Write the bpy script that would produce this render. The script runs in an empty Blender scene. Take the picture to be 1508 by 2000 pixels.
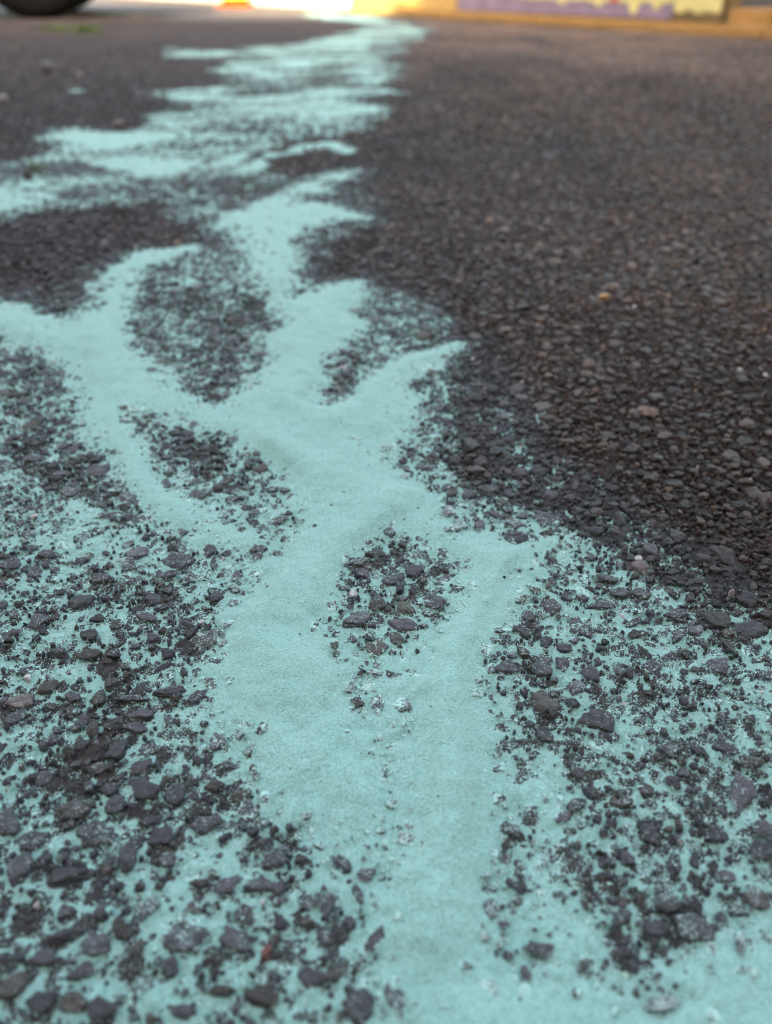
import bpy, bmesh, math, random
import numpy as np
from mathutils import Vector, Matrix, noise as mnoise

# ------------------------------------------------------------------ camera, sky, sun, exposure
sc = bpy.context.scene
CAM_H = 0.17
PITCH = math.radians(34.7)
cam_d = bpy.data.cameras.new('camera'); cam = bpy.data.objects.new('camera', cam_d)
sc.collection.objects.link(cam); sc.camera = cam
cam.location = (0, 0, CAM_H); cam.rotation_euler = (math.pi/2 - PITCH, 0, 0)
cam_d.sensor_fit = 'VERTICAL'; cam_d.sensor_height = 36; cam_d.sensor_width = 36
cam_d.lens = 27.0; cam_d.clip_start = 0.01; cam_d.clip_end = 400
cam_d.dof.use_dof = True; cam_d.dof.focus_distance = 0.243; cam_d.dof.aperture_fstop = 8.6

SUN_EL, SUN_AZ = math.radians(40), math.radians(188)      # sun behind the camera: the added house throws its shade over the yard
w = bpy.data.worlds.new('World'); sc.world = w; w.use_nodes = True
wn = w.node_tree; bg = wn.nodes['Background']
sky = wn.nodes.new('ShaderNodeTexSky'); sky.sky_type = 'NISHITA'; sky.sun_disc = False
sky.sun_elevation = SUN_EL; sky.sun_rotation = SUN_AZ; sky.air_density = 1.0; sky.dust_density = 4.0; sky.ozone_density = 0.6
wn.links.new(sky.outputs[0], bg.inputs[0]); bg.inputs[1].default_value = 0.14
sun_d = bpy.data.lights.new('sun', 'SUN'); sun_d.energy = 3.2; sun_d.angle = math.radians(0.55); sun_d.color = (1, .93, .82)
sun = bpy.data.objects.new('sun', sun_d); sc.collection.objects.link(sun)
sdir = Vector((math.sin(SUN_AZ)*math.cos(SUN_EL), math.cos(SUN_AZ)*math.cos(SUN_EL), math.sin(SUN_EL)))
sun.rotation_euler = sdir.to_track_quat('Z', 'Y').to_euler()
vs = sc.view_settings
vs.view_transform = 'Standard'; vs.look = 'None'; vs.gamma = 1; vs.use_curve_mapping = False; vs.exposure = 2.64
vs.use_white_balance = True; vs.white_balance_temperature = 9000; vs.white_balance_tint = 8       # the phone balances for open shade

random.seed(7); rng = np.random.default_rng(7)
C = sc.collection

sc.cycles.use_denoising = True; sc.cycles.denoising_prefilter = 'ACCURATE'; sc.cycles.use_adaptive_sampling = False; sc.cycles.filter_width = 1.1

# ------------------------------------------------------------------ survey: where a point of the photograph lies on the ground (metres)
F_PX, CX, CY = 1500.0, 754.0, 1000.0
SP, CP = math.sin(math.radians(34.7)), math.cos(math.radians(34.7))
def ground(px, py):
    u, v = (px-CX)/F_PX, (py-CY)/F_PX
    t = 0.17/(SP + v*CP)
    return u*t, t*(CP - v*SP)

# ------------------------------------------------------------------ helpers
def mesh_obj(name, verts, faces, mat, parent=None, smooth=False):
    me = bpy.data.meshes.new(name); me.from_pydata([tuple(v) for v in verts], [], [tuple(f) for f in faces]); me.update()
    if mat: me.materials.append(mat)
    if smooth: me.shade_smooth()
    o = bpy.data.objects.new(name, me); C.objects.link(o); o.parent = parent
    return o
def bm_obj(name, bm, mat, parent=None, smooth=False):
    me = bpy.data.meshes.new(name); bm.to_mesh(me); bm.free()
    if mat: me.materials.append(mat)
    if smooth: me.shade_smooth()
    o = bpy.data.objects.new(name, me); C.objects.link(o); o.parent = parent
    return o
def grid_obj(name, X, Y, Z, mat, parent=None, keep=None):
    nr, nc = X.shape
    co = np.stack([X, Y, Z], -1).reshape(-1, 3)
    i = np.arange(nr*nc).reshape(nr, nc)
    q = np.stack([i[:-1, :-1], i[:-1, 1:], i[1:, 1:], i[1:, :-1]], -1).reshape(-1, 4)
    if keep is not None:
        k = keep.reshape(-1); q = q[k[q].any(1)]
        used = np.zeros(nr*nc, bool); used[q] = True
        remap = np.cumsum(used)-1; q = remap[q]; co = co[used]
    me = bpy.data.meshes.new(name)
    me.vertices.add(len(co)); me.vertices.foreach_set('co', co.astype(np.float32).ravel())
    me.loops.add(q.size); me.loops.foreach_set('vertex_index', q.astype(np.int32).ravel())
    me.polygons.add(len(q)); me.polygons.foreach_set('loop_start', np.arange(0, q.size, 4, dtype=np.int32))
    me.update(calc_edges=True); me.shade_smooth(); me.materials.append(mat)
    o = bpy.data.objects.new(name, me); C.objects.link(o); o.parent = parent
    return o
def tag(o, label=None, cat=None, group=None, kind=None):
    if label: o['label'] = label
    if cat: o['category'] = cat
    if group: o['group'] = group
    if kind: o['kind'] = kind
    return o
def empty(name, loc=(0, 0, 0), rz=0):
    o = bpy.data.objects.new(name, None); C.objects.link(o); o.location = loc; o.rotation_euler = (0, 0, rz); return o
def box_bm(sx, sy, sz, loc=(0, 0, 0), bev=0.0, rough=0.0, cuts=0):
    bm = bmesh.new(); bmesh.ops.create_cube(bm, size=1)
    for v in bm.verts: v.co = Vector((v.co.x*sx+loc[0], v.co.y*sy+loc[1], v.co.z*sz+loc[2]))
    if bev: bmesh.ops.bevel(bm, geom=bm.edges[:], offset=bev, segments=2, affect='EDGES')
    return bm

def _hash(ix, iy, seed):
    h = (ix.astype(np.int64)*374761393 + iy.astype(np.int64)*668265263 + seed*974711) & 0xffffffff
    h = ((h ^ (h >> 13))*1274126177) & 0xffffffff
    return ((h ^ (h >> 16)) & 0xffff)/65535.0*2-1
def vnoise(x, y, seed=0):
    ix, iy = np.floor(x), np.floor(y); fx, fy = x-ix, y-iy
    fx, fy = fx*fx*fx*(fx*(fx*6-15)+10), fy*fy*fy*(fy*(fy*6-15)+10)
    a, b = _hash(ix, iy, seed), _hash(ix+1, iy, seed); c, d = _hash(ix, iy+1, seed), _hash(ix+1, iy+1, seed)
    return (a*(1-fx)+b*fx)*(1-fy) + (c*(1-fx)+d*fx)*fy
def fbm(x, y, scale, octv=3, seed=0):
    s = 0; amp = 1; f = 1/scale; tot = 0
    for k in range(octv):
        s = s + amp*vnoise(x*f+17.3*k, y*f-9.1*k, seed+k); tot += amp; amp *= .5; f *= 2.03
    return s/tot

# ------------------------------------------------------------------ materials
def new_mat(name):
    m = bpy.data.materials.new(name); m.use_nodes = True
    nt = m.node_tree; return m, nt, nt.nodes['Principled BSDF']
def N(nt, t, **kw):
    n = nt.nodes.new(t)
    for k, v in kw.items(): setattr(n, k, v)
    return n
def math_n(nt, op, a, b=None, c=None, clamp=False):
    n = N(nt, 'ShaderNodeMath', operation=op, use_clamp=clamp)
    for i, x in enumerate((a, b, c)):
        if x is None: continue
        if hasattr(x, 'is_linked') or hasattr(x, 'links'): nt.links.new(x, n.inputs[i])
        else: n.inputs[i].default_value = x
    return n.outputs[0]
def noise_n(nt, vec, scale, detail=3, rough=.55):
    n = N(nt, 'ShaderNodeTexNoise'); n.inputs['Scale'].default_value = scale; n.inputs['Detail'].default_value = detail
    n.inputs['Roughness'].default_value = rough; nt.links.new(vec, n.inputs['Vector']); return n
def ramp_n(nt, fac, stops):
    r = N(nt, 'ShaderNodeValToRGB'); nt.links.new(fac, r.inputs[0])
    while len(r.color_ramp.elements) < len(stops): r.color_ramp.elements.new(.5)
    for e, (p, c) in zip(r.color_ramp.elements, stops): e.position = p; e.color = (*c, 1) if len(c) == 3 else c
    return r.outputs[0]
def mix_n(nt, fac, a, b, blend='MIX'):
    n = N(nt, 'ShaderNodeMix', data_type='RGBA', blend_type=blend)
    for i, x in ((0, fac), (6, a), (7, b)):
        if isinstance(x, tuple): n.inputs[i].default_value = (*x, 1)
        elif isinstance(x, (int, float)): n.inputs[i].default_value = x
        else: nt.links.new(x, n.inputs[i])
    return n.outputs[2]
def bump_n(nt, h, strength, dist, prev=None):
    b = N(nt, 'ShaderNodeBump'); b.inputs['Strength'].default_value = strength; b.inputs['Distance'].default_value = dist
    nt.links.new(h, b.inputs['Height'])
    if prev is not None: nt.links.new(prev, b.inputs['Normal'])
    return b.outputs[0]

TEAL_A, TEAL_B = (.265, .59, .54), (.36, .70, .645)
def mat_powder():
    m, nt, p = new_mat('teal_powder'); L = nt.links
    pos = N(nt, 'ShaderNodeNewGeometry').outputs['Position']
    n1 = noise_n(nt, pos, 60, 4); n2 = noise_n(nt, pos, 2600, 2); n3 = noise_n(nt, pos, 1250, 3, .75)
    col = mix_n(nt, n1.outputs[0], TEAL_A, TEAL_B)
    grain = ramp_n(nt, n2.outputs[0], [(.30, (.66, .72, .71)), (.5, (1, 1, 1)), (.72, (1.0, 1.0, 1.0))])
    col = mix_n(nt, 1.0, col, grain, 'MULTIPLY')
    col = mix_n(nt, 1.0, col, ramp_n(nt, noise_n(nt, pos, 1150, 2, .6).outputs[0], [(.30, (.76, .82, .81)), (.52, (1, 1, 1)), (.75, (1.08, 1.06, 1.06))]), 'MULTIPLY')
    wh = ramp_n(nt, noise_n(nt, pos, 3300, 0).outputs[0], [(.74, (0, 0, 0)), (.80, (1, 1, 1))])
    col = mix_n(nt, math_n(nt, 'MULTIPLY', wh, .5), col, (.72, .86, .84))
    L.new(col, p.inputs['Base Color']); p.inputs['Roughness'].default_value = .95; p.inputs['Specular IOR Level'].default_value = .12
    p.inputs['Sheen Weight'].default_value = .35; p.inputs['Sheen Roughness'].default_value = .5
    b = bump_n(nt, noise_n(nt, pos, 260, 3, .6).outputs[0], .4, .002); b = bump_n(nt, n3.outputs[0], .9, .0013, b); b = bump_n(nt, n2.outputs[0], .8, .0005, b)
    L.new(b, p.inputs['Normal']); return m
def mat_stone():
    m, nt, p = new_mat('asphalt_stone'); L = nt.links
    geo = N(nt, 'ShaderNodeNewGeometry'); pos = geo.outputs['Position']
    at = N(nt, 'ShaderNodeAttribute', attribute_type='INSTANCER', attribute_name='tint')
    al = N(nt, 'ShaderNodeAttribute', attribute_type='INSTANCER', attribute_name='powder_level')
    ad = N(nt, 'ShaderNodeAttribute', attribute_type='INSTANCER', attribute_name='dust')
    nm = noise_n(nt, pos, 420, 4, .65); nf = noise_n(nt, pos, 1700, 3, .7)
    col = mix_n(nt, 1.0, at.outputs['Color'], ramp_n(nt, nm.outputs[0], [(.25, (.40, .38, .37)), (.5, (1, 1, 1)), (.8, (1.8, 1.75, 1.8))]), 'MULTIPLY')
    col = mix_n(nt, ramp_n(nt, nf.outputs[0], [(.60, (0, 0, 0)), (.78, (.4, .4, .4))]), col, (.16, .15, .16))
    col = mix_n(nt, math_n(nt, 'MULTIPLY', ad.outputs['Fac'], .11), col, (.38, .50, .51))      # thin film of powder dust
    # powder that clings to the flanks of each stone and grains that landed on its top
    sep = N(nt, 'ShaderNodeSeparateXYZ'); L.new(pos, sep.inputs[0])
    sepn = N(nt, 'ShaderNodeSeparateXYZ'); L.new(geo.outputs['Normal'], sepn.inputs[0])
    lift = math_n(nt, 'ADD', math_n(nt, 'MULTIPLY', math_n(nt, 'SUBTRACT', nf.outputs[0], .5), .0055), math_n(nt, 'MULTIPLY', math_n(nt, 'SUBTRACT', nm.outputs[0], .45), .0050))
    d = math_n(nt, 'SUBTRACT', math_n(nt, 'ADD', al.outputs['Fac'], lift), sep.outputs['Z'])
    m1 = math_n(nt, 'MULTIPLY', math_n(nt, 'ADD', d, .00015), 4000, clamp=True)
    n4 = noise_n(nt, pos, 1900, 2, .6); n5 = noise_n(nt, pos, 240, 2, .5)
    thr = math_n(nt, 'SUBTRACT', .78, math_n(nt, 'MULTIPLY', ad.outputs['Fac'], math_n(nt, 'MULTIPLY', n5.outputs[0], .80)))
    m2 = math_n(nt, 'MULTIPLY', math_n(nt, 'SUBTRACT', n4.outputs[0], thr), 14, clamp=True)
    m2 = math_n(nt, 'MULTIPLY', m2, math_n(nt, 'MULTIPLY', math_n(nt, 'SUBTRACT', sepn.outputs['Z'], .25), 2.5, clamp=True))
    dm = math_n(nt, 'MAXIMUM', m1, math_n(nt, 'MULTIPLY', m2, .8))
    dcol = mix_n(nt, m1, (.40, .58, .56), mix_n(nt, .15, TEAL_B, (.8, .85, .85)))
    col = mix_n(nt, dm, col, dcol)
    L.new(col, p.inputs['Base Color'])
    L.new(math_n(nt, 'ADD', math_n(nt, 'MULTIPLY', dm, .40), .47), p.inputs['Roughness'])
    p.inputs['Specular IOR Level'].default_value = .36
    b = bump_n(nt, nm.outputs[0], .7, .0016); b = bump_n(nt, nf.outputs[0], .7, .0006, b)
    L.new(b, p.inputs['Normal']); return m
def mat_road():
    m, nt, p = new_mat('asphalt'); L = nt.links
    pos = N(nt, 'ShaderNodeNewGeometry').outputs['Position']
    n1 = noise_n(nt, pos, 6, 5, .6); n2 = noise_n(nt, pos, 900, 4, .7); n3 = noise_n(nt, pos, 60, 4, .6)
    vor = N(nt, 'ShaderNodeTexVoronoi'); vor.inputs['Scale'].default_value = 140; L.new(pos, vor.inputs['Vector'])
    bw = N(nt, 'ShaderNodeSeparateColor'); L.new(vor.outputs['Color'], bw.inputs[0])
    col = ramp_n(nt, bw.outputs[0], [(0, (.016, .013, .013)), (.55, (.030, .026, .026)), (.9, (.05, .044, .044)), (1, (.11, .09, .08))])
    col = mix_n(nt, ramp_n(nt, n3.outputs[0], [(.45, (0, 0, 0)), (.75, (.8, .8, .8))]), col, (.050, .034, .024))
    col = mix_n(nt, 1.0, col, (1.9, 1.8, 1.8), 'MULTIPLY')
    col = mix_n(nt, 1.0, col, ramp_n(nt, n2.outputs[0], [(.3, (.5, .5, .5)), (.6, (1, 1, 1)), (.8, (1.6, 1.6, 1.6))]), 'MULTIPLY')
    L.new(col, p.inputs['Base Color']); p.inputs['Roughness'].default_value = .62
    b = bump_n(nt, vor.outputs['Distance'], .6, -.006); b = bump_n(nt, n2.outputs[0], .8, .0012, b)
    L.new(b, p.inputs['Normal']); return m
def mat_mortar():
    m, nt, p = new_mat('asphalt_mortar'); L = nt.links
    geo = N(nt, 'ShaderNodeNewGeometry'); pos = geo.outputs['Position']
    al = N(nt, 'ShaderNodeAttribute', attribute_type='GEOMETRY', attribute_name='powder_level')
    sep = N(nt, 'ShaderNodeSeparateXYZ'); L.new(pos, sep.inputs[0])
    nf = noise_n(nt, pos, 1900, 3, .7); nm = noise_n(nt, pos, 500, 4, .65); nb = noise_n(nt, pos, 25, 3, .6)
    col = ramp_n(nt, nm.outputs[0], [(.25, (.010, .009, .009)), (.5, (.022, .019, .020)), (.75, (.050, .045, .046))])
    col = mix_n(nt, ramp_n(nt, nb.outputs[0], [(.5, (0, 0, 0)), (.75, (.7, .7, .7))]), col, (.050, .034, .024))
    col = mix_n(nt, ramp_n(nt, nf.outputs[0], [(.64, (0, 0, 0)), (.76, (.6, .6, .6))]), col, (.15, .13, .13))
    d = math_n(nt, 'SUBTRACT', math_n(nt, 'ADD', al.outputs['Fac'], math_n(nt, 'MULTIPLY', math_n(nt, 'SUBTRACT', nf.outputs[0], .47), .006)), sep.outputs['Z'])
    dm = math_n(nt, 'MULTIPLY', d, 3000, clamp=True)
    dens = math_n(nt, 'MULTIPLY', math_n(nt, 'ADD', al.outputs['Fac'], .0034), 333, clamp=True)
    n4 = noise_n(nt, pos, 2000, 2, .6)
    gr = math_n(nt, 'MULTIPLY', math_n(nt, 'SUBTRACT', n4.outputs[0], math_n(nt, 'SUBTRACT', .76, math_n(nt, 'MULTIPLY', dens, .28))), 12, clamp=True)
    dm = math_n(nt, 'MAXIMUM', dm, math_n(nt, 'MULTIPLY', gr, .8))
    L.new(mix_n(nt, dm, col, mix_n(nt, .15, TEAL_B, (.8, .85, .85))), p.inputs['Base Color']); p.inputs['Roughness'].default_value = .7
    b = bump_n(nt, nm.outputs[0], .7, .0012); b = bump_n(nt, nf.outputs[0], .8, .0007, b)
    L.new(b, p.inputs['Normal']); return m
def mat_simple(name, c1, c2, scale, rough=.7, bump=.3, dist=.002, stretch=None, spec=.4, detail=4):
    m, nt, p = new_mat(name); L = nt.links
    tc = N(nt, 'ShaderNodeTexCoord').outputs['Object']
    if stretch:
        mp = N(nt, 'ShaderNodeMapping'); mp.inputs['Scale'].default_value = stretch; L.new(tc, mp.inputs[0]); tc = mp.outputs[0]
    n = noise_n(nt, tc, scale, detail, .6)
    L.new(ramp_n(nt, n.outputs[0], [(.3, c1), (.7, c2)]), p.inputs['Base Color'])
    p.inputs['Roughness'].default_value = rough; p.inputs['Specular IOR Level'].default_value = spec
    if bump: L.new(bump_n(nt, n.outputs[0], bump, dist), p.inputs['Normal'])
    return m

M_POW, M_STONE, M_ROAD, M_MORT = mat_powder(), mat_stone(), mat_road(), mat_mortar()
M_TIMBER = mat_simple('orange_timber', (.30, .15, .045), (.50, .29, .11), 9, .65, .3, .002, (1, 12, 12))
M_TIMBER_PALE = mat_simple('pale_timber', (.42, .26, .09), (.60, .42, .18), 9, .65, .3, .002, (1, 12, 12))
M_TIMBER_GREY = mat_simple('weathered_timber', (.13, .095, .05), (.24, .18, .09), 9, .75, .4, .002, (1, 12, 12))
M_PURPLE = mat_simple('purple_paint', (.20, .15, .235), (.30, .24, .35), 14, .55, .2, .001)
M_YELLOW = mat_simple('yellow_paint', (.60, .54, .22), (.74, .69, .36), 20, .5, .15, .001)
M_RED = mat_simple('red_paint', (.50, .07, .06), (.62, .13, .11), 20, .5, .15, .001)
M_RUBBER = mat_simple('tyre_rubber', (.005, .005, .005), (.009, .009, .009), 60, .9, .3, .001, None, .12)
M_RIM = mat_simple('rim_metal', (.30, .30, .31), (.42, .42, .43), 30, .35, .1, .001); M_RIM.node_tree.nodes['Principled BSDF'].inputs['Metallic'].default_value = .8
M_PAINT = mat_simple('car_paint', (.020, .022, .026), (.026, .028, .032), 5, .25, 0)
M_GLASS = mat_simple('dark_glass', (.02, .024, .026), (.03, .034, .036), 5, .05, 0)
M_WHITE = mat_simple('white_render', (.72, .70, .66), (.82, .80, .76), 12, .85, .2, .002)
M_CONC = mat_simple('concrete', (.34, .33, .31), (.46, .44, .41), 18, .85, .3, .002)
M_CONE = mat_simple('orange_plastic', (.55, .06, .008), (.65, .09, .012), 10, .45, .05, .001)
M_CONE_BAND = mat_simple('yellow_plastic', (.80, .62, .05), (.86, .70, .10), 10, .45, .05, .001)
M_SOIL = mat_simple('bark_mulch', (.020, .015, .012), (.075, .055, .042), 45, .9, .8, .01)
M_LEAF = mat_simple('leaf_green', (.045, .085, .018), (.12, .17, .035), 60, .55, .1, .001)
M_GRASS = mat_simple('grass_green', (.07, .14, .02), (.17, .26, .045), 90, .55, .1, .001)
M_BRICK = mat_simple('house_brick', (.20, .10, .07), (.30, .17, .12), 8, .85, .3, .004)
M_MORTAR = mat_simple('mortar', (.33, .31, .28), (.42, .40, .36), 20, .9, .2, .002)

# ------------------------------------------------------------------ powder depth: how high the powder lies against the stone tops (mm)
NONE = -4.5
def poly(pts): return np.array([ground(*p) for p in pts])
# (mode, level in mm, softness in mm, outline in photograph points surveyed to the ground)
REG = [
 # speckled fields: powder in the joints, stones showing
 ('max', -2.12, 18, [(-260,640),(60,665),(160,790),(230,930),(300,1010),(450,1060),(520,1060),(620,1200),(620,1500),(720,1700),(830,1900),(900,2600),(-500,2600)]),
 ('max', -1.5, 18, [(-200,900),(60,900),(200,960),(330,1040),(450,1100),(430,1180),(250,1130),(60,1100),(-200,1080)]),
 ('min', -2.2, 16, [(-300,1200),(60,1240),(180,1300),(250,1400),(300,1480),(200,1560),(110,1540),(-40,1480),(-300,1500)]),
 ('max', -1.6, 14, [(180,1660),(300,1640),(420,1700),(480,1800),(400,1900),(250,1880),(200,1780)]),
 ('max', -1.95, 30, [(880,640),(960,740),(960,830),(900,900),(1010,940),(1090,990),(1190,1040),(1300,1090),(1400,1150),(1560,1220),(1900,1300),(2200,2600),(830,2600),(800,1900),(900,1400),(900,1100),(760,900),(780,700)]),
 ('max', -2.8, 30, [(950,640),(1050,760),(1100,860),(1250,960),(1420,1070),(1700,1180),(1700,1280),(1300,1180),(1000,1000),(880,900),(880,700)]),
 ('max', -1.35, 18, [(990,1420),(1100,1400),(1180,1480),(1160,1600),(1260,1700),(1200,1760),(1230,1900),(1100,1960),(960,1900),(950,1700),(960,1500)]),
 ('max', -1.8, 20, [(660,560),(760,540),(860,580),(900,640),(840,700),(700,760),(620,800),(600,740),(620,640)]),
 ('max', -1.95, 24, [(290,520),(400,470),(500,470),(530,540),(520,640),(480,740),(420,790),(340,760),(260,660),(250,580)]),
 ('max', -1.8, 24, [(-100,330),(60,300),(170,290),(330,290),(440,290),(520,330),(600,345),(470,400),(440,440),(340,425),(290,392),(180,400),(60,420),(-100,480)]),
 ('max', -2.2, 20, [(230,250),(400,230),(540,215),(560,262),(520,300),(430,330),(330,310),(200,300)]),
 ('max', -2.1, 24, [(440,420),(560,370),(680,335),(760,400),(740,440),(640,480),(600,560),(520,600),(500,540)]),
 ('max', -2.1, 30, [(430,110),(560,82),(700,68),(800,80),(760,140),(740,190),(720,250),(640,262),(560,262),(480,210),(330,235),(330,190),(450,165)]),
 ('max', -2.2, 16, [(250,790),(620,800),(900,960),(900,1300),(820,1560),(640,1300),(560,1060),(400,1000)]),
 # the streams
 ('flow', .75, 20, [(-60,578),(0,585),(40,596),(110,622),(150,634),(160,600),(180,552),(215,518),(262,512),(246,555),(236,610),(245,655),(285,705),(330,748),(372,782),(430,800),(500,800),(560,825),(575,870),(470,860),(390,828),(280,790),(262,815),(290,880),(330,930),(390,985),(460,1010),(500,1050),(420,1035),(350,1025),(290,995),(250,955),(222,905),(205,868),(170,828),(155,780),(125,718),(70,678),(0,645),(-60,640)]),
 ('flow', .9, 22, [(500,735),(520,685),(545,640),(565,600),(605,573),(655,562),(700,552),(690,580),(672,610),(720,625),(700,645),(665,662),(640,695),(622,740),(615,785),(660,775),(715,742),(760,710),(810,685),(790,720),(780,748),(805,775),(785,830),(755,880),(770,925),(830,955),(805,1000),(755,1040),(700,1078),(662,1110),(640,1165),(632,1230),(650,1300),(668,1360),(700,1420),(745,1490),(800,1540),(790,1590),(745,1640),(690,1640),(600,1590),(545,1535),(505,1460),(455,1400),(415,1340),(440,1280),(455,1200),(500,1135),(560,1060),(590,1000),(560,930),(480,880),(430,800)]),
 ('flow', .9, 22, [(830,960),(900,1040),(990,1062),(1075,1065),(1010,1150),(972,1200),(962,1260),(942,1340),(932,1450),(955,1520),(962,1600),(938,1700),(928,1780),(942,1860),(1010,1905),(1120,1965),(1280,1995),(1340,1930),(1420,1885),(1700,1800),(1900,2600),(850,2600),(815,1980),(790,1860),(765,1780),(745,1690),(740,1600),(800,1540),(815,1480),(800,1400),(790,1310),(835,1255),(865,1190),(885,1130),(900,1085),(760,1040)]),
 ('max', -0.8, 12, [(640,1235),(835,1245),(835,1540),(745,1600),(665,1400)]),
 ('max', -0.2, 16, [(495,545),(560,515),(605,575),(545,640),(498,610)]),
 ('max', -0.5, 14, [(330,1000),(470,1008),(590,1000),(570,1075),(480,1080),(400,1050)]),
 ('max', 0.0, 14, [(700,1500),(830,1500),(850,1700),(820,1900),(740,1760),(690,1640)]),
 ('flow', 2.4, 13, [(640,800),(700,765),(760,722),(815,690),(875,668),(862,685),(822,705),(800,730),(760,770),(720,810),(660,830)]),
 ('flow', .6, 24, [(440,425),(500,392),(560,370),(620,352),(680,336),(660,352),(612,372),(598,392),(640,402),(690,414),(640,425),(600,448),(575,480),(560,520),(545,550),(505,572),(500,535),(512,505),(480,465),(440,452)]),
 ('flow', 0.9, 14, [(235,500),(290,484),(380,478),(390,490),(330,502),(230,520)]),
 ('flow', -.85, 22, [(100,262),(140,248),(190,262),(290,250),(400,225),(500,208),(575,205),(560,220),(450,236),(360,256),(280,276),(200,290),(150,288)]),
 ('max', 0.1, 14, [(160,318),(260,305),(400,315),(330,345),(220,330)]),
 ('max', -0.2, 14, [(-60,360),(80,372),(120,382),(60,400),(-60,420)]),
 ('max', 0.9, 12, [(425,305),(470,297),(495,303),(470,318),(430,325)]),
 ('max', 0.9, 12, [(470,330),(520,300),(590,280),(660,276),(700,288),(690,299),(650,296),(625,284),(580,292),(530,312),(510,332)]),
 ('flow', -1.35, 26, [(335,228),(360,207),(430,193),(560,182),(600,188),(590,204),(480,216),(400,228),(350,238)]),
 ('flow', -1.35, 26, [(545,215),(600,185),(625,165),(700,168),(690,190),(722,214),(700,224),(640,232),(585,256),(560,262)]),
 ('flow', -1.35, 26, [(330,178),(440,168),(452,178),(380,189),(330,185)]),
 ('flow', -1.35, 36, [(440,134),(505,137),(520,147),(470,147)]),
 ('flow', -1.35, 36, [(350,93),(430,98),(455,106),(430,113),(350,107)]),
 ('flow', 0.4, 50, [(500,90),(550,94),(560,106),(500,103)]),
 ('flow', -1.2, 42, [(560,88),(640,76),(700,68),(805,73),(770,83),(700,92),(742,113),(745,136),(700,160),(640,172),(620,163),(685,148),(695,132),(640,128),(560,137),(540,126),(620,116),(645,103),(580,100)]),
 ('flow', -1.2, 42, [(620,27),(690,30),(780,45),(830,59),(800,70),(740,73),(680,66),(735,55),(690,42)]),
 ('max', 0.6, 20, [(728,173),(788,178),(790,185),(732,182)]),
 ('max', 0.0, 20, [(125,172),(165,173),(165,180),(125,179)]),
 # bare islands inside the streams
 ('min', -1.75, 14, [(255,795),(330,815),(420,835),(490,865),(565,920),(600,1000),(540,1070),(470,1030),(385,990),(305,925),(262,850)]),
 ('min', -1.95, 15, [(680,1080),(760,1040),(840,1050),(895,1100),(875,1170),(840,1240),(770,1300),(690,1270),(650,1190)]),
 ('min', -0.95, 11, [(640,1180),(700,1160),(835,1240),(800,1310),(785,1420),(815,1540),(815,1660),(765,1660),(745,1520),(705,1400),(665,1320)]),
 ('min', -0.9, 14, [(860,960),(960,970),(1100,1030),(1200,1080),(1080,1075),(960,1050),(870,1010)]),
 ('min', -1.6, 12, [(655,700),(700,672),(780,645),(830,640),(810,675),(760,700),(700,738),(640,785),(625,770)]),
 ('min', -2.6, 14, [(600,284),(640,284),(655,294),(625,302),(595,298)]),
 ('min', -2.55, 26, [(-60,430),(60,420),(180,405),(300,398),(420,425),(440,440),(400,465),(250,492),(190,540),(160,600),(110,612),(30,585),(-60,570)]),
]
# fan-shaped survey grid over the yard: rows and columns grow with distance
FO, R0, R1 = 0.10, 0.085, 9.0
LN0, LN1 = math.log(R0), math.log(R1)
SMAX = 1.25
def fan(nr, nc, r1=R1):
    r = np.exp(np.linspace(LN0, math.log(r1), nr))[:, None]; s = np.linspace(-SMAX, SMAX, nc)[None, :]
    return s*r, r-FO+0*s
def sdf(P, poly_):
    A = poly_; B = np.roll(poly_, -1, 0)
    best = np.full(len(P), 1e9); inside = np.zeros(len(P), bool)
    for a, b in zip(A, B):
        e = b-a; wv = P-a
        t = np.clip((wv@e)/max(e@e, 1e-12), 0, 1)
        d = wv-t[:, None]*e; best = np.minimum(best, (d*d).sum(1))
        c = (a[1] <= P[:, 1]) != (b[1] <= P[:, 1])
        if e[1] != 0: inside ^= c & (P[:, 0] < a[0]+(P[:, 1]-a[1])/e[1]*e[0])
    return np.where(inside, 1, -1)*np.sqrt(best)
GN_R, GN_C = 440, 300
gx, gy = fan(GN_R, GN_C)
wx = fbm(gx, gy, .03, 3, 5)*.006; wy = fbm(gx, gy, .03, 3, 15)*.006
far = np.clip(gy, .15, 3)/.3
P = np.stack([(gx+wx*far).ravel(), (gy+wy*far).ravel()], 1)
LEV = np.full(len(P), NONE)
SHIFT = .20          # the joints' fill against the stone tops
for mode, lev, soft, pts in REG:
    if -3 < lev < -.4: lev += SHIFT
    d = sdf(P, poly(pts)); s = soft/1000
    t = np.clip((d+s*.75)/(1.5*s), 0, 1); t = t*t*(3-2*t)
    if mode == 'flow':                                  # a stream: full in the middle, thinning out through a speckled rim
        t0 = np.clip((d+s*2)/(1.25*s), 0, 1)
        LEV = np.maximum(LEV, np.where(t > 0, -2.0+(lev+2.0)*t, NONE+(-2.0-NONE)*t0))
    elif mode == 'max': LEV = np.maximum(LEV, NONE+(lev-NONE)*t)
    else: LEV = np.where(LEV > lev, LEV+(lev-LEV)*t, LEV)
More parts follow.
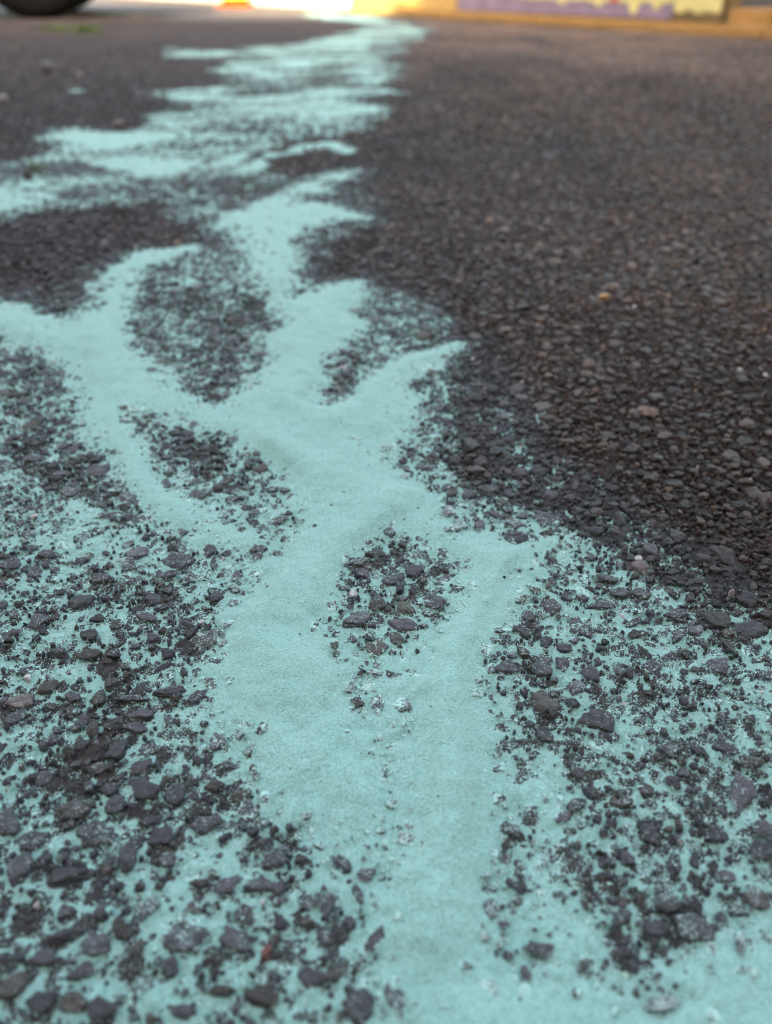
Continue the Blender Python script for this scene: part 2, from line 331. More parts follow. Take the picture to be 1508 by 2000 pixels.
# low ridges where the powder was poured thicker
for pts, wd, ht in [([(590,795),(690,828),(790,862)], 7, 1.6), ([(800,930),(745,1010),(675,1085),(625,1190),(600,1300)], 9, 2.4), ([(1000,1090),(945,1190),(905,1290),(865,1400),(860,1520)], 9, 2.2),
                    ([(560,880),(605,990),(545,1120),(500,1240),(520,1360)], 9, 1.8), ([(190,640),(220,760),(250,880),(330,985)], 8, 1.8), ([(620,620),(580,700),(560,770)], 9, 1.8), ([(880,1560),(860,1680),(880,1820)], 9, 1.8)]:
    q = poly(pts); best = np.full(len(P), 1e9)
    for a, b in zip(q[:-1], q[1:]):
        e = b-a; wv = P-a; t = np.clip((wv@e)/(e@e), 0, 1); dd = wv-t[:, None]*e; best = np.minimum(best, (dd*dd).sum(1))
    LEV = LEV + ht*np.exp(-best/(wd/1000)**2)*np.clip(LEV+.6, 0, 1)
LEV = LEV.reshape(GN_R, GN_C)
def level_at(x, y):
    r = np.clip(y+FO, R0, R1*.999)
    i = (np.log(r)-LN0)/(LN1-LN0)*(GN_R-1); j = np.clip((x/r+SMAX)/(2*SMAX), 0, .9999)*(GN_C-1)
    i0 = np.clip(i.astype(int), 0, GN_R-2); j0 = j.astype(int); fi, fj = i-i0, j-j0
    return (LEV[i0, j0]*(1-fi)*(1-fj)+LEV[i0+1, j0]*fi*(1-fj)+LEV[i0, j0+1]*(1-fi)*fj+LEV[i0+1, j0+1]*fi*fj)
def powder_mm(x, y):
    L = level_at(x, y)
    L = L + fbm(x, y, .020, 3, 31)*.70 + fbm(x, y, .006, 3, 41)*.80 + np.clip((L+4.2)/1.5, 0, 1)*np.clip(y-.4, 0, 1)*fbm(x*.6, y, .07, 3, 35)*3.0
    full = np.clip((L+.2)/1.6, 0, 1)
    L = L + full*(fbm(x, y, .05, 2, 51)*2.6+fbm(x, y, .016, 2, 53)*.5)
    return L

# ------------------------------------------------------------------ the road (one sheet reaching the horizon) and the powder
BASE = -0.0038
def spread(n, near, far_):
    t = np.linspace(-1, 1, n); k = math.asinh(far_/near); return near*np.sinh(t*k)
ax = spread(440, .06, 60); ay = spread(440, .06, 60)+.25
RX, RY = np.meshgrid(ax, ay)
RZ = BASE + np.where(np.hypot(RX, RY) < 4, fbm(RX, RY, .012, 3, 3)*.0007, 0)
road = tag(grid_obj('road', RX, RY, RZ, M_ROAD), kind='structure')

PX, PY = fan(960, 760, 8.6)
PM = powder_mm(PX, PY)
fine = np.clip(1.0/np.clip(PY, .3, 3)*.3, 0, 1)
PZ = PM/1000 + fbm(PX, PY, .0024, 2, 61)*(.0003+.0006*np.clip((.2-PM)/1.2, 0, 1))*fine
keep = PM > -3.7
powder = grid_obj('powder', PX, PY, PZ, M_POW, keep=keep)
tag(powder, 'pale teal coloured powder spilled in branching streams across the dark asphalt', 'powder', kind='stuff')

# sandy mortar between the stones: rough, its pits catching powder
MX, MY = fan(620, 800, 1.25)
ML = powder_mm(MX, MY)
MZ = -1.85 - .7*np.clip((-2.4-level_at(MX, MY))/1.2, 0, 1) + fbm(MX, MY, .009, 2, 71)*.6 + fbm(MX, MY, .0024, 3, 73)*1.7
edge_fall = np.clip((MY-1.0)/.15, 0, 1)*1.5 + np.clip((np.abs(MX)/(MY+FO)-1.05)/.15, 0, 1)*2.5 + np.clip((.0-MY)/.012, 0, 1)*2.5
mortar = grid_obj('mortar', MX, MY, (MZ-edge_fall)/1000, M_MORT, road)
a_ = mortar.data.attributes.new('powder_level', 'FLOAT', 'POINT'); a_.data.foreach_set('value', (ML/1000).astype(np.float32).ravel())

# ------------------------------------------------------------------ stones of the asphalt
def stone_variant(seed):
    r = random.Random(seed); bm = bmesh.new(); bmesh.ops.create_icosphere(bm, subdivisions=4, radius=1)
    planes = []
    for k in range(r.randint(8, 12)):
        n = Vector((r.gauss(0, 1), r.gauss(0, 1), r.gauss(0, .32))).normalized(); planes.append((n, r.uniform(.62, 1)))
    planes.append((Vector((r.uniform(-.18, .18), r.uniform(-.18, .18), 1)).normalized(), r.uniform(.68, .88)))
    off = Vector((r.uniform(0, 50), r.uniform(0, 50), r.uniform(0, 50)))
    for v in bm.verts:
        d = v.co.normalized(); acc = 0; k = 13
        for n, dd in planes:
            c = d.dot(n)
            if c > .05: acc += math.exp(-k*min(dd/c, 3))
        rad = -math.log(acc+math.exp(-k*1.15))/k
        rad *= 1 + .20*mnoise.noise(d*2.2+off) + .10*mnoise.noise(d*5+off) + .06*mnoise.noise(d*11+off)
        v.co = d*rad
    mx = [max(abs(v.co[i]) for v in bm.verts) for i in range(3)]
    top = max(v.co.z for v in bm.verts)
    for v in bm.verts: v.co = Vector((v.co.x/mx[0], v.co.y/mx[1], v.co.z/top))
    me = bpy.data.meshes.new('stone_shape'); bm.to_mesh(me); bm.free(); me.shade_smooth(); me.materials.append(M_STONE); return me
VAR = [stone_variant(100+i) for i in range(18)]

# stones one can pick out in the photograph: centre, length, width (photograph points), slant in degrees
PICK = [(153,1174,62,28,25),(74,1211,42,30,20),(191,1205,30,15,0),(281,1201,42,24,-30),(402,1243,62,36,5),(177,1275,52,24,8),(175,1237,34,26,0),(298,1243,32,30,30),(372,1235,32,14,35),
(217,1331,42,26,15),(90,1341,46,28,10),(141,1358,34,20,0),(38,1367,60,26,5),(261,1362,62,14,3),(334,1346,72,22,12),(314,1303,66,16,20),(358,1309,26,22,0),(382,1363,56,20,40),(193,1360,30,28,90),
(275,1392,54,24,-10),(330,1406,36,16,-75),(265,1418,50,22,0),(513,1422,30,26,0),(181,1416,34,26,80),(229,1460,44,36,60),(157,1454,28,22,0),(424,1446,42,34,0),(487,1464,34,28,60),(466,1434,20,18,0),
(386,1481,20,20,0),(446,1494,36,18,-5),(495,1502,34,34,0),(275,1498,40,26,10),(282,1537,66,48,-35),(173,1536,30,24,0),(213,1540,40,26,0),(342,1550,48,40,0),(473,1547,44,34,0),(420,1532,44,18,20),
(135,1583,80,36,12),(221,1571,44,36,50),(187,1621,92,62,-8),(318,1629,44,40,0),(249,1665,66,46,90),(60,1643,50,40,0),(328,1675,40,26,15),(294,1601,40,22,0),(402,1605,60,30,20),(440,1635,42,18,35),
(513,1643,40,30,0),(537,1675,56,36,35),(589,1677,40,30,0),(10,1605,60,50,90),(130,1707,110,44,12),(290,1768,46,42,90),(480,1780,56,56,0),(358,1825,116,62,20),(463,1835,60,50,-20),(640,1762,56,40,70),
(695,1742,48,20,-60),(715,1710,36,28,0),(670,1687,40,26,-40),(190,1840,66,50,0),(135,1820,84,36,10),(232,1812,48,32,-70),(195,1785,34,26,0),(548,1800,44,34,90),(600,1800,44,28,0),(682,1802,34,30,90),
(735,1830,80,36,55),(272,1850,36,22,90),(88,1870,60,34,0),(160,1895,64,36,15),(435,1932,60,28,0),(515,1945,72,56,-15),(652,1900,44,40,0),(610,1905,60,44,0),(40,1690,60,50,90),(330,1890,40,34,0),
(540,1730,30,26,0),(510,1726,70,26,5),(442,1730,50,30,15),(390,1722,40,16,0),(520,1858,36,20,80),(20,1925,60,60,0),(80,1955,60,50,0),(140,1955,70,44,0),(195,1970,60,50,0),(360,1975,56,36,0),(705,1970,80,60,90),(410,1873,30,24,0),
(1129,1507,30,22,0),(1129,1570,48,26,35),(999,1620,66,26,-25),(1269,1627,54,36,-20),(1099,1595,40,26,0),(1196,1607,20,18,0),(1226,1675,34,30,0),(1309,1462,50,36,0),(1419,1457,64,30,0),(1464,1485,56,24,0),(1449,1545,68,56,80),
(1500,1615,56,50,0),(1266,1540,34,30,-50),(1309,1762,60,40,0),(1214,1790,56,34,35),(1359,1810,70,60,0),(1284,1810,50,40,0),(1054,1850,66,34,-5),(949,1828,30,28,0),(994,1862,26,24,0),(909,1890,44,34,0),(954,1928,60,34,-60),
(1127,1937,28,28,0),(1139,1877,30,24,90),(1216,1860,50,24,20),(1242,1887,26,24,0),(1300,1960,80,44,15),(774,1940,90,56,85),(779,1790,50,26,80),(762,1570,30,26,0),(797,1638,44,40,0),(1004,1725,36,14,-30),(1480,1750,60,50,0),(1450,1840,60,30,80),(1404,1630,50,36,0),
(1006,1017,52,22,0),(1069,1010,58,26,0),(1071,1037,38,18,0),(894,1027,38,26,-10),(876,997,30,20,0),(939,1025,24,22,90),(1084,1097,54,16,-30),(1046,1152,22,14,0),(1076,1182,46,36,0),(1191,1130,52,14,-5),(1211,1155,46,18,0),
(1254,1105,40,30,0),(1179,1180,60,20,0),(1324,1197,50,26,0),(1239,1212,36,14,25),(1029,1200,34,18,-20),(1326,1240,36,22,40),(1404,1210,60,36,0),(1359,1230,34,20,0),(1246,1237,50,14,0),(991,1302,54,30,0),(1061,1297,40,34,0),
(949,1265,30,30,0),(1059,1370,66,50,0),(1311,1277,44,30,0),(1126,1340,32,30,0),(1406,1300,44,30,0),(1259,1270,40,30,0),(1154,1310,34,34,0),(1099,1295,28,28,0),(1104,1262,34,18,0),(1024,1272,24,18,0),(954,952,48,24,0),
(844,1170,44,34,0),(789,1185,40,22,0),(809,1115,36,22,0),(736,1176,34,28,0),(790,1216,66,30,-10),(769,1132,46,18,8),(704,1097,32,12,30),(736,1079,44,14,0),(734,1262,44,36,0),(458,1146,34,18,0),(423,1165,26,24,0),
(349,1093,70,30,15),(390,960,56,24,10),(504,1069,38,12,5),(502,1086,26,20,0),(544,1016,48,14,20),(409,1072,32,26,0),(699,1371,32,18,0),(760,1037,28,16,0),(768,749,22,16,0),(820,716,46,16,0),(510,912,36,18,10),
(270,1075,56,24,8),(190,915,50,26,0),(135,958,40,20,0),(250,1100,40,22,0),(330,1120,46,20,5),(300,1165,44,24,0),(95,1080,50,20,0),(60,830,40,16,0),(95,745,44,16,0),(20,1100,46,22,0)]
manual_tint = {(520,1858): (.17, .055, .05), (1254,1105): (.11, .075, .075), (797,1638): (.10, .085, .09), (789,1185): (.075, .085, .065)}

cells = {}; CELL = .012
ST = []            # x, y, half length, half width, yaw, class
def free(x, y, r, k):
    cxi, cyi = int(math.floor(x/CELL)), int(math.floor(y/CELL))
    for i in (-1, 0, 1):
        for j in (-1, 0, 1):
            for (qx, qy, qr) in cells.get((cxi+i, cyi+j), ()):
                dx, dy = qx-x, qy-y; m = (qr+r)*k
                if dx*dx+dy*dy < m*m: return False
    return True
def put(x, y, a, b, yaw, cls):
    ST.append((x, y, a, b, yaw, cls))
    n = 1 if a < 1.45*b else 3                      # long stones claim room along their length
    for q in range(n):
        o = 0 if n == 1 else (q-1)*(a-b)
        qx, qy = x+math.cos(yaw)*o, y+math.sin(yaw)*o
        cells.setdefault((int(math.floor(qx/CELL)), int(math.floor(qy/CELL))), []).append((qx, qy, b if n == 3 else (a+b)/2))
pick_key = []
for (px, py, ln, wd, sl) in PICK:
    c = np.array(ground(px, py)); an = math.radians(sl)
    va = np.array(ground(px+math.cos(an)*ln/2, py-math.sin(an)*ln/2))-c
    vb = np.array(ground(px+math.sin(an)*wd/2, py+math.cos(an)*wd/2))-c
    yaw = math.atan2(va[1], va[0]); a = np.hypot(*va); b = abs(-math.sin(yaw)*vb[0]+math.cos(yaw)*vb[1])
    if b > a: a, b, yaw = b, a, yaw+math.pi/2
    b = max(b, .3*a); a *= 1.12; b *= 1.12
    put(c[0], c[1], a, b, yaw, 0); pick_key.append((px, py))
def throw(n, lo, hi, ymax, cls, k, ymin=-.04, margin=.14):
    ys = ymin + (ymax-ymin)*np.sqrt(rng.random(n)*.97+.03*rng.random(n)); u = rng.random(n)*2-1
    hw = (np.maximum(ys, .03)+.12)*.62+margin
    rr = lo*(hi/lo)**(rng.random(n)**1.4); el = rng.uniform(1.0, 1.6, n); yw = rng.uniform(0, math.pi, n)
    for x, y, r, e, yaw in zip((u*hw).tolist(), ys.tolist(), rr.tolist(), el.tolist(), yw.tolist()):
        if free(x, y, r, k): put(x, y, r*math.sqrt(e), r/math.sqrt(e), yaw, cls)
throw(7500, .0036, .0058, 1.7, 1, .90)
throw(52000, .0022, .0036, 1.7, 2, .76)
throw(90000, .0013, .0022, 1.0, 3, .72)
throw(110000, .0006, .0012, 0.5, 4, .70, margin=.04)
# loose grit lying on the powder, in drifts near the edges of the streams
ng_ = 60000
gyy = .05+.5*np.sqrt(rng.random(ng_)); gxx = (rng.random(ng_)*2-1)*((gyy+.12)*.62+.03)
glev = level_at(gxx, gyy); gp = np.exp(-((glev+.7)/.9)**2)*np.clip(fbm(gxx, gyy, .012, 3, 77)*2.2+.15, 0, 1) + .004*(glev > 0)
gk = rng.random(ng_) < gp
for x, y in zip(gxx[gk].tolist(), gyy[gk].tolist()):
    r = random.uniform(.0003, .0007); ST.append((x, y, r*random.uniform(1, 1.8), r, random.uniform(0, 3.1), 5))
# farther off the same stones go on, patch after patch
near_ = np.array(ST); pt = near_[(near_[:, 1] > .9) & (near_[:, 1] < 1.5) & (np.abs(near_[:, 0]) < .5) & (near_[:, 5] > 0) & (near_[:, 5] < 4)].copy()
pt[:, 1] -= 1.2
ext = []
for jy in range(-2, 8):
    for ix in range(-4, 5):
        cx_, cy_ = ix*1.0, .2+jy*.6
        if abs(cx_) > max(cy_+.3, 0)*.62+1.35: continue
        q = pt.copy()
        if random.random() < .5: q[:, 0] *= -1; q[:, 4] *= -1
        if random.random() < .5: q[:, 1] *= -1; q[:, 4] *= -1
        q[:, 0] += cx_; q[:, 1] += cy_
        inner = (q[:, 1] > -.04) & (q[:, 1] < 1.7) & (np.abs(q[:, 0]) < (np.maximum(q[:, 1], .03)+.12)*.62+.14)
        ext.append(q[~inner])
ST = np.concatenate([near_]+ext)

S = ST; n = len(S)
lev = powder_mm(S[:, 0], S[:, 1])
cls = S[:, 5].astype(int)
mean_top = np.array([.9, .15, -.1, -.4, -.75, 0])[cls]; sd = np.array([.2, .5, .55, .6, .6, .1])[cls]
top = mean_top + rng.normal(0, 1, n)*sd
man = cls == 0
odd = (rng.random(n) < .035) & (cls > 1) & (cls < 5) & (lev > -.4)
top = np.where(odd, lev+rng.uniform(.05, .55, n), top)
raised = lev + .30 + .12*S[:, 3]*1000*np.clip(S[:, 1]*-6+2, .4, 1.3)
top = np.where(man, np.maximum(top*.6, raised*.999), top)
top = np.where(cls == 5, np.maximum(lev+.25, -2.2), top)
half = np.clip(S[:, 3]*1000*rng.uniform(.55, .9, n), .9, 3.2)
half = np.where(cls == 5, .45, np.maximum(half, (top+3.3)*.55))
zc = (top-half)/1000
half = half/1000
# colours: purple grey, with brown, rusty and a few pale or tan chips
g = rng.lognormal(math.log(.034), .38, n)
g = g*(1+(.3+1.2*np.clip((S[:, 0]+.5)/1.2, 0, 1))*np.clip((S[:, 1]-.8)/2.5, 0, 1))          # grazing sheen put into the tint, with bed dust: far stones lighter
bare = np.clip((-2.4-level_at(S[:, 0], S[:, 1]))/1.5, 0, 1)          # brown silt where no powder fell, most of it on the side of the bed
bare = bare*(.35+.65*np.clip((S[:, 0]+.25)/.5, 0, 1))
g = g*(1+bare*.75*fbm(S[:, 0], S[:, 1]*.7, .18, 3, 91))
g = g*(1+.2*bare)
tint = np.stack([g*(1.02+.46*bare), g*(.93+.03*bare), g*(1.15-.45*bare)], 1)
pk = rng.random(n)
br = pk < .20; tint[br] = np.stack([g[br]*1.12, g[br]*.95, g[br]*.88], 1)
rd = (pk > .20) & (pk < .22) & (S[:, 1] > .32); tint[rd] = np.stack([g[rd]*2.0, g[rd]*1.2, g[rd]*1.1], 1)
tn = (pk > .235) & (pk < .238) & (cls > 2) & (S[:, 1] > .32); tint[tn] = (.34, .22, .13)
wt = (pk > .243) & (pk < .247) & (cls > 2); tint[wt] = (.45, .42, .42)
for k_, key in enumerate(pick_key):
    if key in manual_tint: tint[k_] = manual_tint[key]
dust = np.clip((level_at(S[:, 0], S[:, 1])+3.4)/3.0, 0, 1)*rng.uniform(.45, 1.0, n)
var = rng.integers(0, len(VAR), n)
tilt = rng.normal(0, .10, (n, 2))

# the 300 that show largest are objects of their own, the rest one mass
show = np.clip((top-lev)/1.0, 0, 1.5)*S[:, 2]*S[:, 3]/np.maximum(S[:, 1]+.06, .08)**3
hwv = .503*(S[:, 1]*CP+.17*SP)
show = np.where((cls != 5) & (np.abs(S[:, 0]) < hwv) & (S[:, 1] > .066), show, 0) + man*1e3
order = np.argsort(-show); single = np.zeros(n, bool); single[order[:300]] = True
for i in np.nonzero(single)[0]:
    o = bpy.data.objects.new('stone', VAR[var[i]]); C.objects.link(o); o.parent = road
    o.location = (S[i, 0], S[i, 1], zc[i]); o.rotation_euler = (tilt[i, 0], tilt[i, 1], S[i, 4]); o.scale = (S[i, 2], S[i, 3], half[i])
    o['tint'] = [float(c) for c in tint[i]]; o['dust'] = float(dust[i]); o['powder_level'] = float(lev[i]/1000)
vc = bpy.data.collections.new('stone_shapes')
for i, me in enumerate(VAR): vc.objects.link(bpy.data.objects.new('stone_shape_%02d' % i, me))
r_ = ~single; R_ = S[r_]; nr = len(R_)
me = bpy.data.meshes.new('stones'); me.vertices.add(nr)
me.vertices.foreach_set('co', np.stack([R_[:, 0], R_[:, 1], zc[r_]], 1).astype(np.float32).ravel())
def attr(name, typ, key, data):
    a = me.attributes.new(name, typ, 'POINT'); a.data.foreach_set(key, np.ascontiguousarray(data).ravel())
attr('turn', 'FLOAT_VECTOR', 'vector', np.stack([tilt[r_, 0], tilt[r_, 1], R_[:, 4]], 1).astype(np.float32))
attr('size', 'FLOAT_VECTOR', 'vector', np.stack([R_[:, 2], R_[:, 3], half[r_]], 1).astype(np.float32))
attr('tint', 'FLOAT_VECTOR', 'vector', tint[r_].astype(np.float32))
attr('dust', 'FLOAT', 'value', dust[r_].astype(np.float32))
attr('powder_level', 'FLOAT', 'value', (lev[r_]/1000).astype(np.float32))
attr('shape', 'INT', 'value', var[r_].astype(np.int32))
so = bpy.data.objects.new('stones', me); C.objects.link(so); so.parent = road; so['kind'] = 'stuff'
ng = bpy.data.node_groups.new('set_stones', 'GeometryNodeTree')
ng.interface.new_socket('Geometry', in_out='INPUT', socket_type='NodeSocketGeometry')
ng.interface.new_socket('Geometry', in_out='OUTPUT', socket_type='NodeSocketGeometry')
gi, go = ng.nodes.new('NodeGroupInput'), ng.nodes.new('NodeGroupOutput')
ip = ng.nodes.new('GeometryNodeInstanceOnPoints'); ci = ng.nodes.new('GeometryNodeCollectionInfo')
ci.inputs['Collection'].default_value = vc; ci.inputs['Separate Children'].default_value = True; ci.inputs['Reset Children'].default_value = True
def named(name, dt):
    q = ng.nodes.new('GeometryNodeInputNamedAttribute'); q.data_type = dt; q.inputs['Name'].default_value = name; return q.outputs['Attribute']
ip.inputs['Pick Instance'].default_value = True
e2r = ng.nodes.new('FunctionNodeEulerToRotation'); ng.links.new(named('turn', 'FLOAT_VECTOR'), e2r.inputs[0])
ng.links.new(gi.outputs[0], ip.inputs['Points']); ng.links.new(ci.outputs[0], ip.inputs['Instance'])
ng.links.new(named('shape', 'INT'), ip.inputs['Instance Index']); ng.links.new(e2r.outputs[0], ip.inputs['Rotation'])
ng.links.new(named('size', 'FLOAT_VECTOR'), ip.inputs['Scale']); ng.links.new(ip.outputs[0], go.inputs[0])
so.modifiers.new('set_stones', 'NODES').node_group = ng

# ------------------------------------------------------------------ timber edging on the far side of the yard
E_R, E_L = Vector((*ground(1508, 77), 0)), Vector((*ground(310, 1.0), 0))
ed = (E_L-E_R).normalized(); en = Vector((-ed.y, ed.x, 0))
if en.y < 0: en = -en
edge_rot = math.atan2(ed.y, ed.x)
def on_edge(px):                                    # distance along the edge line where the photograph column px meets it
    u = (px-CX)/F_PX
    lo, hi = -3.0, 12.0
    for _ in range(60):
        m = (lo+hi)/2; q = E_R+ed*m
        zz = q.y*CP+.17*SP
        if q.x/zz > u: lo = m
        else: hi = m
    return (lo+hi)/2
def edge_box(name, s0, s1, back, depth, z0, z1, mat, parent, bev=.004):
    # local frame: x along the edge, y away from the yard
    bm = box_bm(abs(s1-s0), depth, z1-z0, ((s0+s1)/2, (back+depth/2)*SGN, (z0+z1)/2), bev)
    return bm_obj(name, bm, mat, parent)
SGN = 1 if Vector((-math.sin(edge_rot), math.cos(edge_rot), 0)).dot(en) > 0 else -1
sA, sB, sC, sD = on_edge(1508)-1.6, on_edge(1480), on_edge(862), on_edge(690)

beam = empty('timber_edging', E_R, edge_rot)
tag(beam, 'long low orange timber sleeper edging the asphalt below the painted boards', 'timber edging')
sj = [sA, sB-.01, on_edge(1040), on_edge(780)]
for a, b in zip(sj[:-1], sj[1:]): edge_box('sleeper', a+.002, b-.002, 0, .09, BASE, .034, M_TIMBER, beam, .006)
pb = empty('painted_board', E_R, edge_rot)
tag(pb, 'purple painted board with runny yellow paint and a small red heart', 'painted board')
s1370, s1270, s1160 = on_edge(1368), on_edge(1272), on_edge(1160)
zb = .037
edge_box('plank', s1270, sC, .10, .03, zb, .20, M_PURPLE, pb); edge_box('plank', s1270, sC, .10, .03, .204, .35, M_PURPLE, pb)
edge_box('plank', s1370, s1270-.003, .10, .03, zb, .20, M_TIMBER_GREY, pb); edge_box('plank', s1370, s1270-.003, .10, .03, .204, .35, M_TIMBER_GREY, pb)
# yellow paint: a thick coat that ends in runs
def paint(name, s0, s1, ztop, base_fn, mat, parent, nseg=90, thick=.003, back=.10):
    vs_, fs_ = [], []
    for i in range(nseg+1):
        s = s0+(s1-s0)*i/nseg; zl = base_fn(s)
        y0, y1 = (back-thick)*SGN, (back-.0005)*SGN
        vs_ += [(s, y0, zl+.002), (s, y0, ztop), (s, y1, ztop), (s, y1, zl)]
    for i in range(nseg):
        a, b = i*4, i*4+4
        for k in range(4): fs_.append((a+k, b+k, b+(k+1) % 4, a+(k+1) % 4))
    fs_ += [(0, 1, 2, 3), tuple(nseg*4+k for k in (3, 2, 1, 0))]
    bm = bmesh.new(); vv = [bm.verts.new(v) for v in vs_]
    for f in fs_: bm.faces.new([vv[k] for k in f])
    bmesh.ops.recalc_face_normals(bm, faces=bm.faces[:]); return bm_obj(name, bm, mat, parent)
def runs(s):
    z = .094+.012*mnoise.noise(Vector((s*5, 1, 0)))+.008*mnoise.noise(Vector((s*17, 4, 0)))
    t = (s-s1370)/(sC-s1370)
    z += .03*max(0, t-.55)
    for c, wd, dp in ((on_edge(1198), .028, .045), (on_edge(1240), .02, .024), (on_edge(1130), .02, .022), (on_edge(1060), .03, .015)):
        z -= dp*math.exp(-((s-c)/wd)**4)
    return max(z, zb+.004)
def runs_end(s): return .068+.012*mnoise.noise(Vector((s*22, 9, 0)))+.006*mnoise.noise(Vector((s*60, 2, 0)))
paint('yellow_paint', s1270+.002, sC-.25, .19, runs, M_YELLOW, pb)
paint('yellow_paint', s1370+.01, s1270-.005, .17, runs_end, M_YELLOW, pb, 50)
bm = bmesh.new(); hv = []
for i in range(28):
    a = i/28*2*math.pi; hx = 16*math.sin(a)**3; hz = 13*math.cos(a)-5*math.cos(2*a)-2*math.cos(3*a)-math.cos(4*a)
    hv.append(bm.verts.new((s1160+hx*.0018, (.10-.006)*SGN, .112+hz*.0018)))
fc = bm.faces.new(hv); ex = bmesh.ops.extrude_face_region(bm, geom=[fc])
for v in ex['geom']:
    if isinstance(v, bmesh.types.BMVert): v.co.y += .0025*SGN
bmesh.ops.recalc_face_normals(bm, faces=bm.faces[:]); bm_obj('heart', bm, M_RED, pb)
edge_box('post', s1370-.035, s1370-.006, .11, .04, BASE, .36, M_TIMBER_GREY, pb)

blk = empty('timber_block', E_R, edge_rot); tag(blk, 'short squared orange timber block beside the end of the painted board', 'timber block')
edge_box('block', on_edge(1462), on_edge(1382), .095, .12, BASE, .084, M_TIMBER, blk, .006)
blk2 = empty('timber_block', E_R, edge_rot); tag(blk2, 'darker timber block at the right end of the sleeper edging', 'timber block')
edge_box('block', on_edge(1508)-1.2, on_edge(1480), .095, .10, BASE, .074, M_TIMBER_GREY, blk2, .006)
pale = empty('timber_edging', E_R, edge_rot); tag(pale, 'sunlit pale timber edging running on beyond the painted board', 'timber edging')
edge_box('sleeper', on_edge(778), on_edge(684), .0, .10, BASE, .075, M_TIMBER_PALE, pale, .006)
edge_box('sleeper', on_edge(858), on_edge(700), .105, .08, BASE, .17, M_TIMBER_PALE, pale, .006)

# planting bed behind the boards
bed = empty('planting_bed', E_R, edge_rot)
tag(bed, 'dark bark mulch bed behind the timber edging', 'planting bed')
nx, ny = 90, 26; vv, ff = [], []
for j in range(ny):
    for i in range(nx):
        s = sA+(on_edge(690)-sA)*i/(nx-1); d = .235+1.6*j/(ny-1)
        vv.append((s, d*SGN, .045+.16*min(1, max(0, (d-.25)/.5))+.02*mnoise.noise(Vector((s*6, d*6, 0)))+.012*mnoise.noise(Vector((s*21, d*21, 3)))))
for j in range(ny-1):
    for i in range(nx-1): q = j*nx+i; ff.append((q, q+1, q+nx+1, q+nx))
mesh_obj('mulch', vv, ff, M_SOIL, bed, True)

def leaf_cloud(name, parent, loc, rx, ry, rz, nleaf, size, mat, seed, z0=.05):
    r = random.Random(seed); vs_, fs_ = [], []
    lobes = [(Vector((r.uniform(-.6, .6)*rx, r.uniform(-.6, .6)*ry, z0+rz*r.uniform(.2, .9))), r.uniform(.35, .6)) for _ in range(9)]
    for k in range(nleaf):
        c, lr = r.choice(lobes); d = Vector((r.gauss(0, 1), r.gauss(0, 1), r.gauss(0, 1))).normalized()*r.uniform(.55, 1)**.5
        p = c+Vector((d.x*rx*lr, d.y*ry*lr, d.z*rz*lr)); p.z = max(p.z, .01)
        q = Vector((r.gauss(0, 1), r.gauss(0, 1), r.gauss(0, .7))).normalized(); t = q.orthogonal().normalized(); s = size*r.uniform(.6, 1.3)
        b = len(vs_); mid = p+q*s*.5
        vs_ += [p, mid+t*s*.28, p+q*s, mid-t*s*.28]; fs_ += [(b, b+1, b+2, b+3)]
    o = mesh_obj(name, vs_, fs_, mat, parent, True); return o
def stem_obj(parent, h, seed, nst=5):
    r = random.Random(seed); bm = bmesh.new()
    for k in range(nst):
        a = r.uniform(0, 6.28); top_ = Vector((math.cos(a)*h*.35, math.sin(a)*h*.35, h)); 
        m = Matrix.Translation(top_/2) @ top_.to_track_quat('Z', 'Y').to_matrix().to_4x4()
        bmesh.ops.create_cone(bm, segments=6, radius1=.012, radius2=.005, depth=top_.length, matrix=m)
    return bm_obj('stem', bm, M_TIMBER_GREY, parent)
def shrub(px, back, label, rx, rz, nl, seed):
    q = E_R+ed*on_edge(px)+en*back
    e = empty('shrub', (q.x, q.y, 0)); tag(e, label, 'shrub', 'shrubs behind the timber edging')
    leaf_cloud('foliage', e, None, rx, rx, rz, nl, .045, M_LEAF, seed); stem_obj(e, rz*.7, seed); return e
shrub(640, .35, 'small green shrub between the white wall and the pale timber', .16, .35, 900, 3)
shrub(1440, .95, 'dark green shrub in the mulch behind the timber block', .5, .8, 2600, 4)

# sunlit pale wall, paving and cone beyond the yard's far corner
wl = empty('garden_wall', E_R, edge_rot); tag(wl, 'sunlit white rendered low wall beyond the far corner of the asphalt', 'wall')
edge_box('wall', on_edge(618), on_edge(418), .10, .2, BASE, .9, M_WHITE, wl, .01)
edge_box('coping', on_edge(618)-.02, on_edge(418)+.03, .07, .26, .9, .95, M_CONC, wl, .008)
wl2 = empty('garden_wall', E_R, edge_rot); tag(wl2, 'low cream concrete upstand at the far end of the white wall', 'wall')
edge_box('wall', on_edge(414), on_edge(413)+6, .02, .15, BASE, .35, M_CONC, wl2, .01)
cn = E_R+ed*on_edge(489)-en*.12
cone = empty('traffic_cone', (cn.x, cn.y, BASE)); tag(cone, 'orange and yellow plastic cone in front of the white wall', 'traffic cone')
bm_obj('base', box_bm(.26, .26, .03, (0, 0, .015), .008), M_CONE, cone)
bm = bmesh.new(); bmesh.ops.create_cone(bm, segments=40, radius1=.10, radius2=.022, depth=.42, cap_ends=True, matrix=Matrix.Translation((0, 0, .24)))
body = bm_obj('body', bm, M_CONE, cone, True)
bm = bmesh.new(); bmesh.ops.create_cone(bm, segments=40, radius1=.0975, radius2=.078, depth=.10, cap_ends=False, matrix=Matrix.Translation((0, 0, .105)))
bm_obj('band', bm, M_CONE_BAND, cone, True)

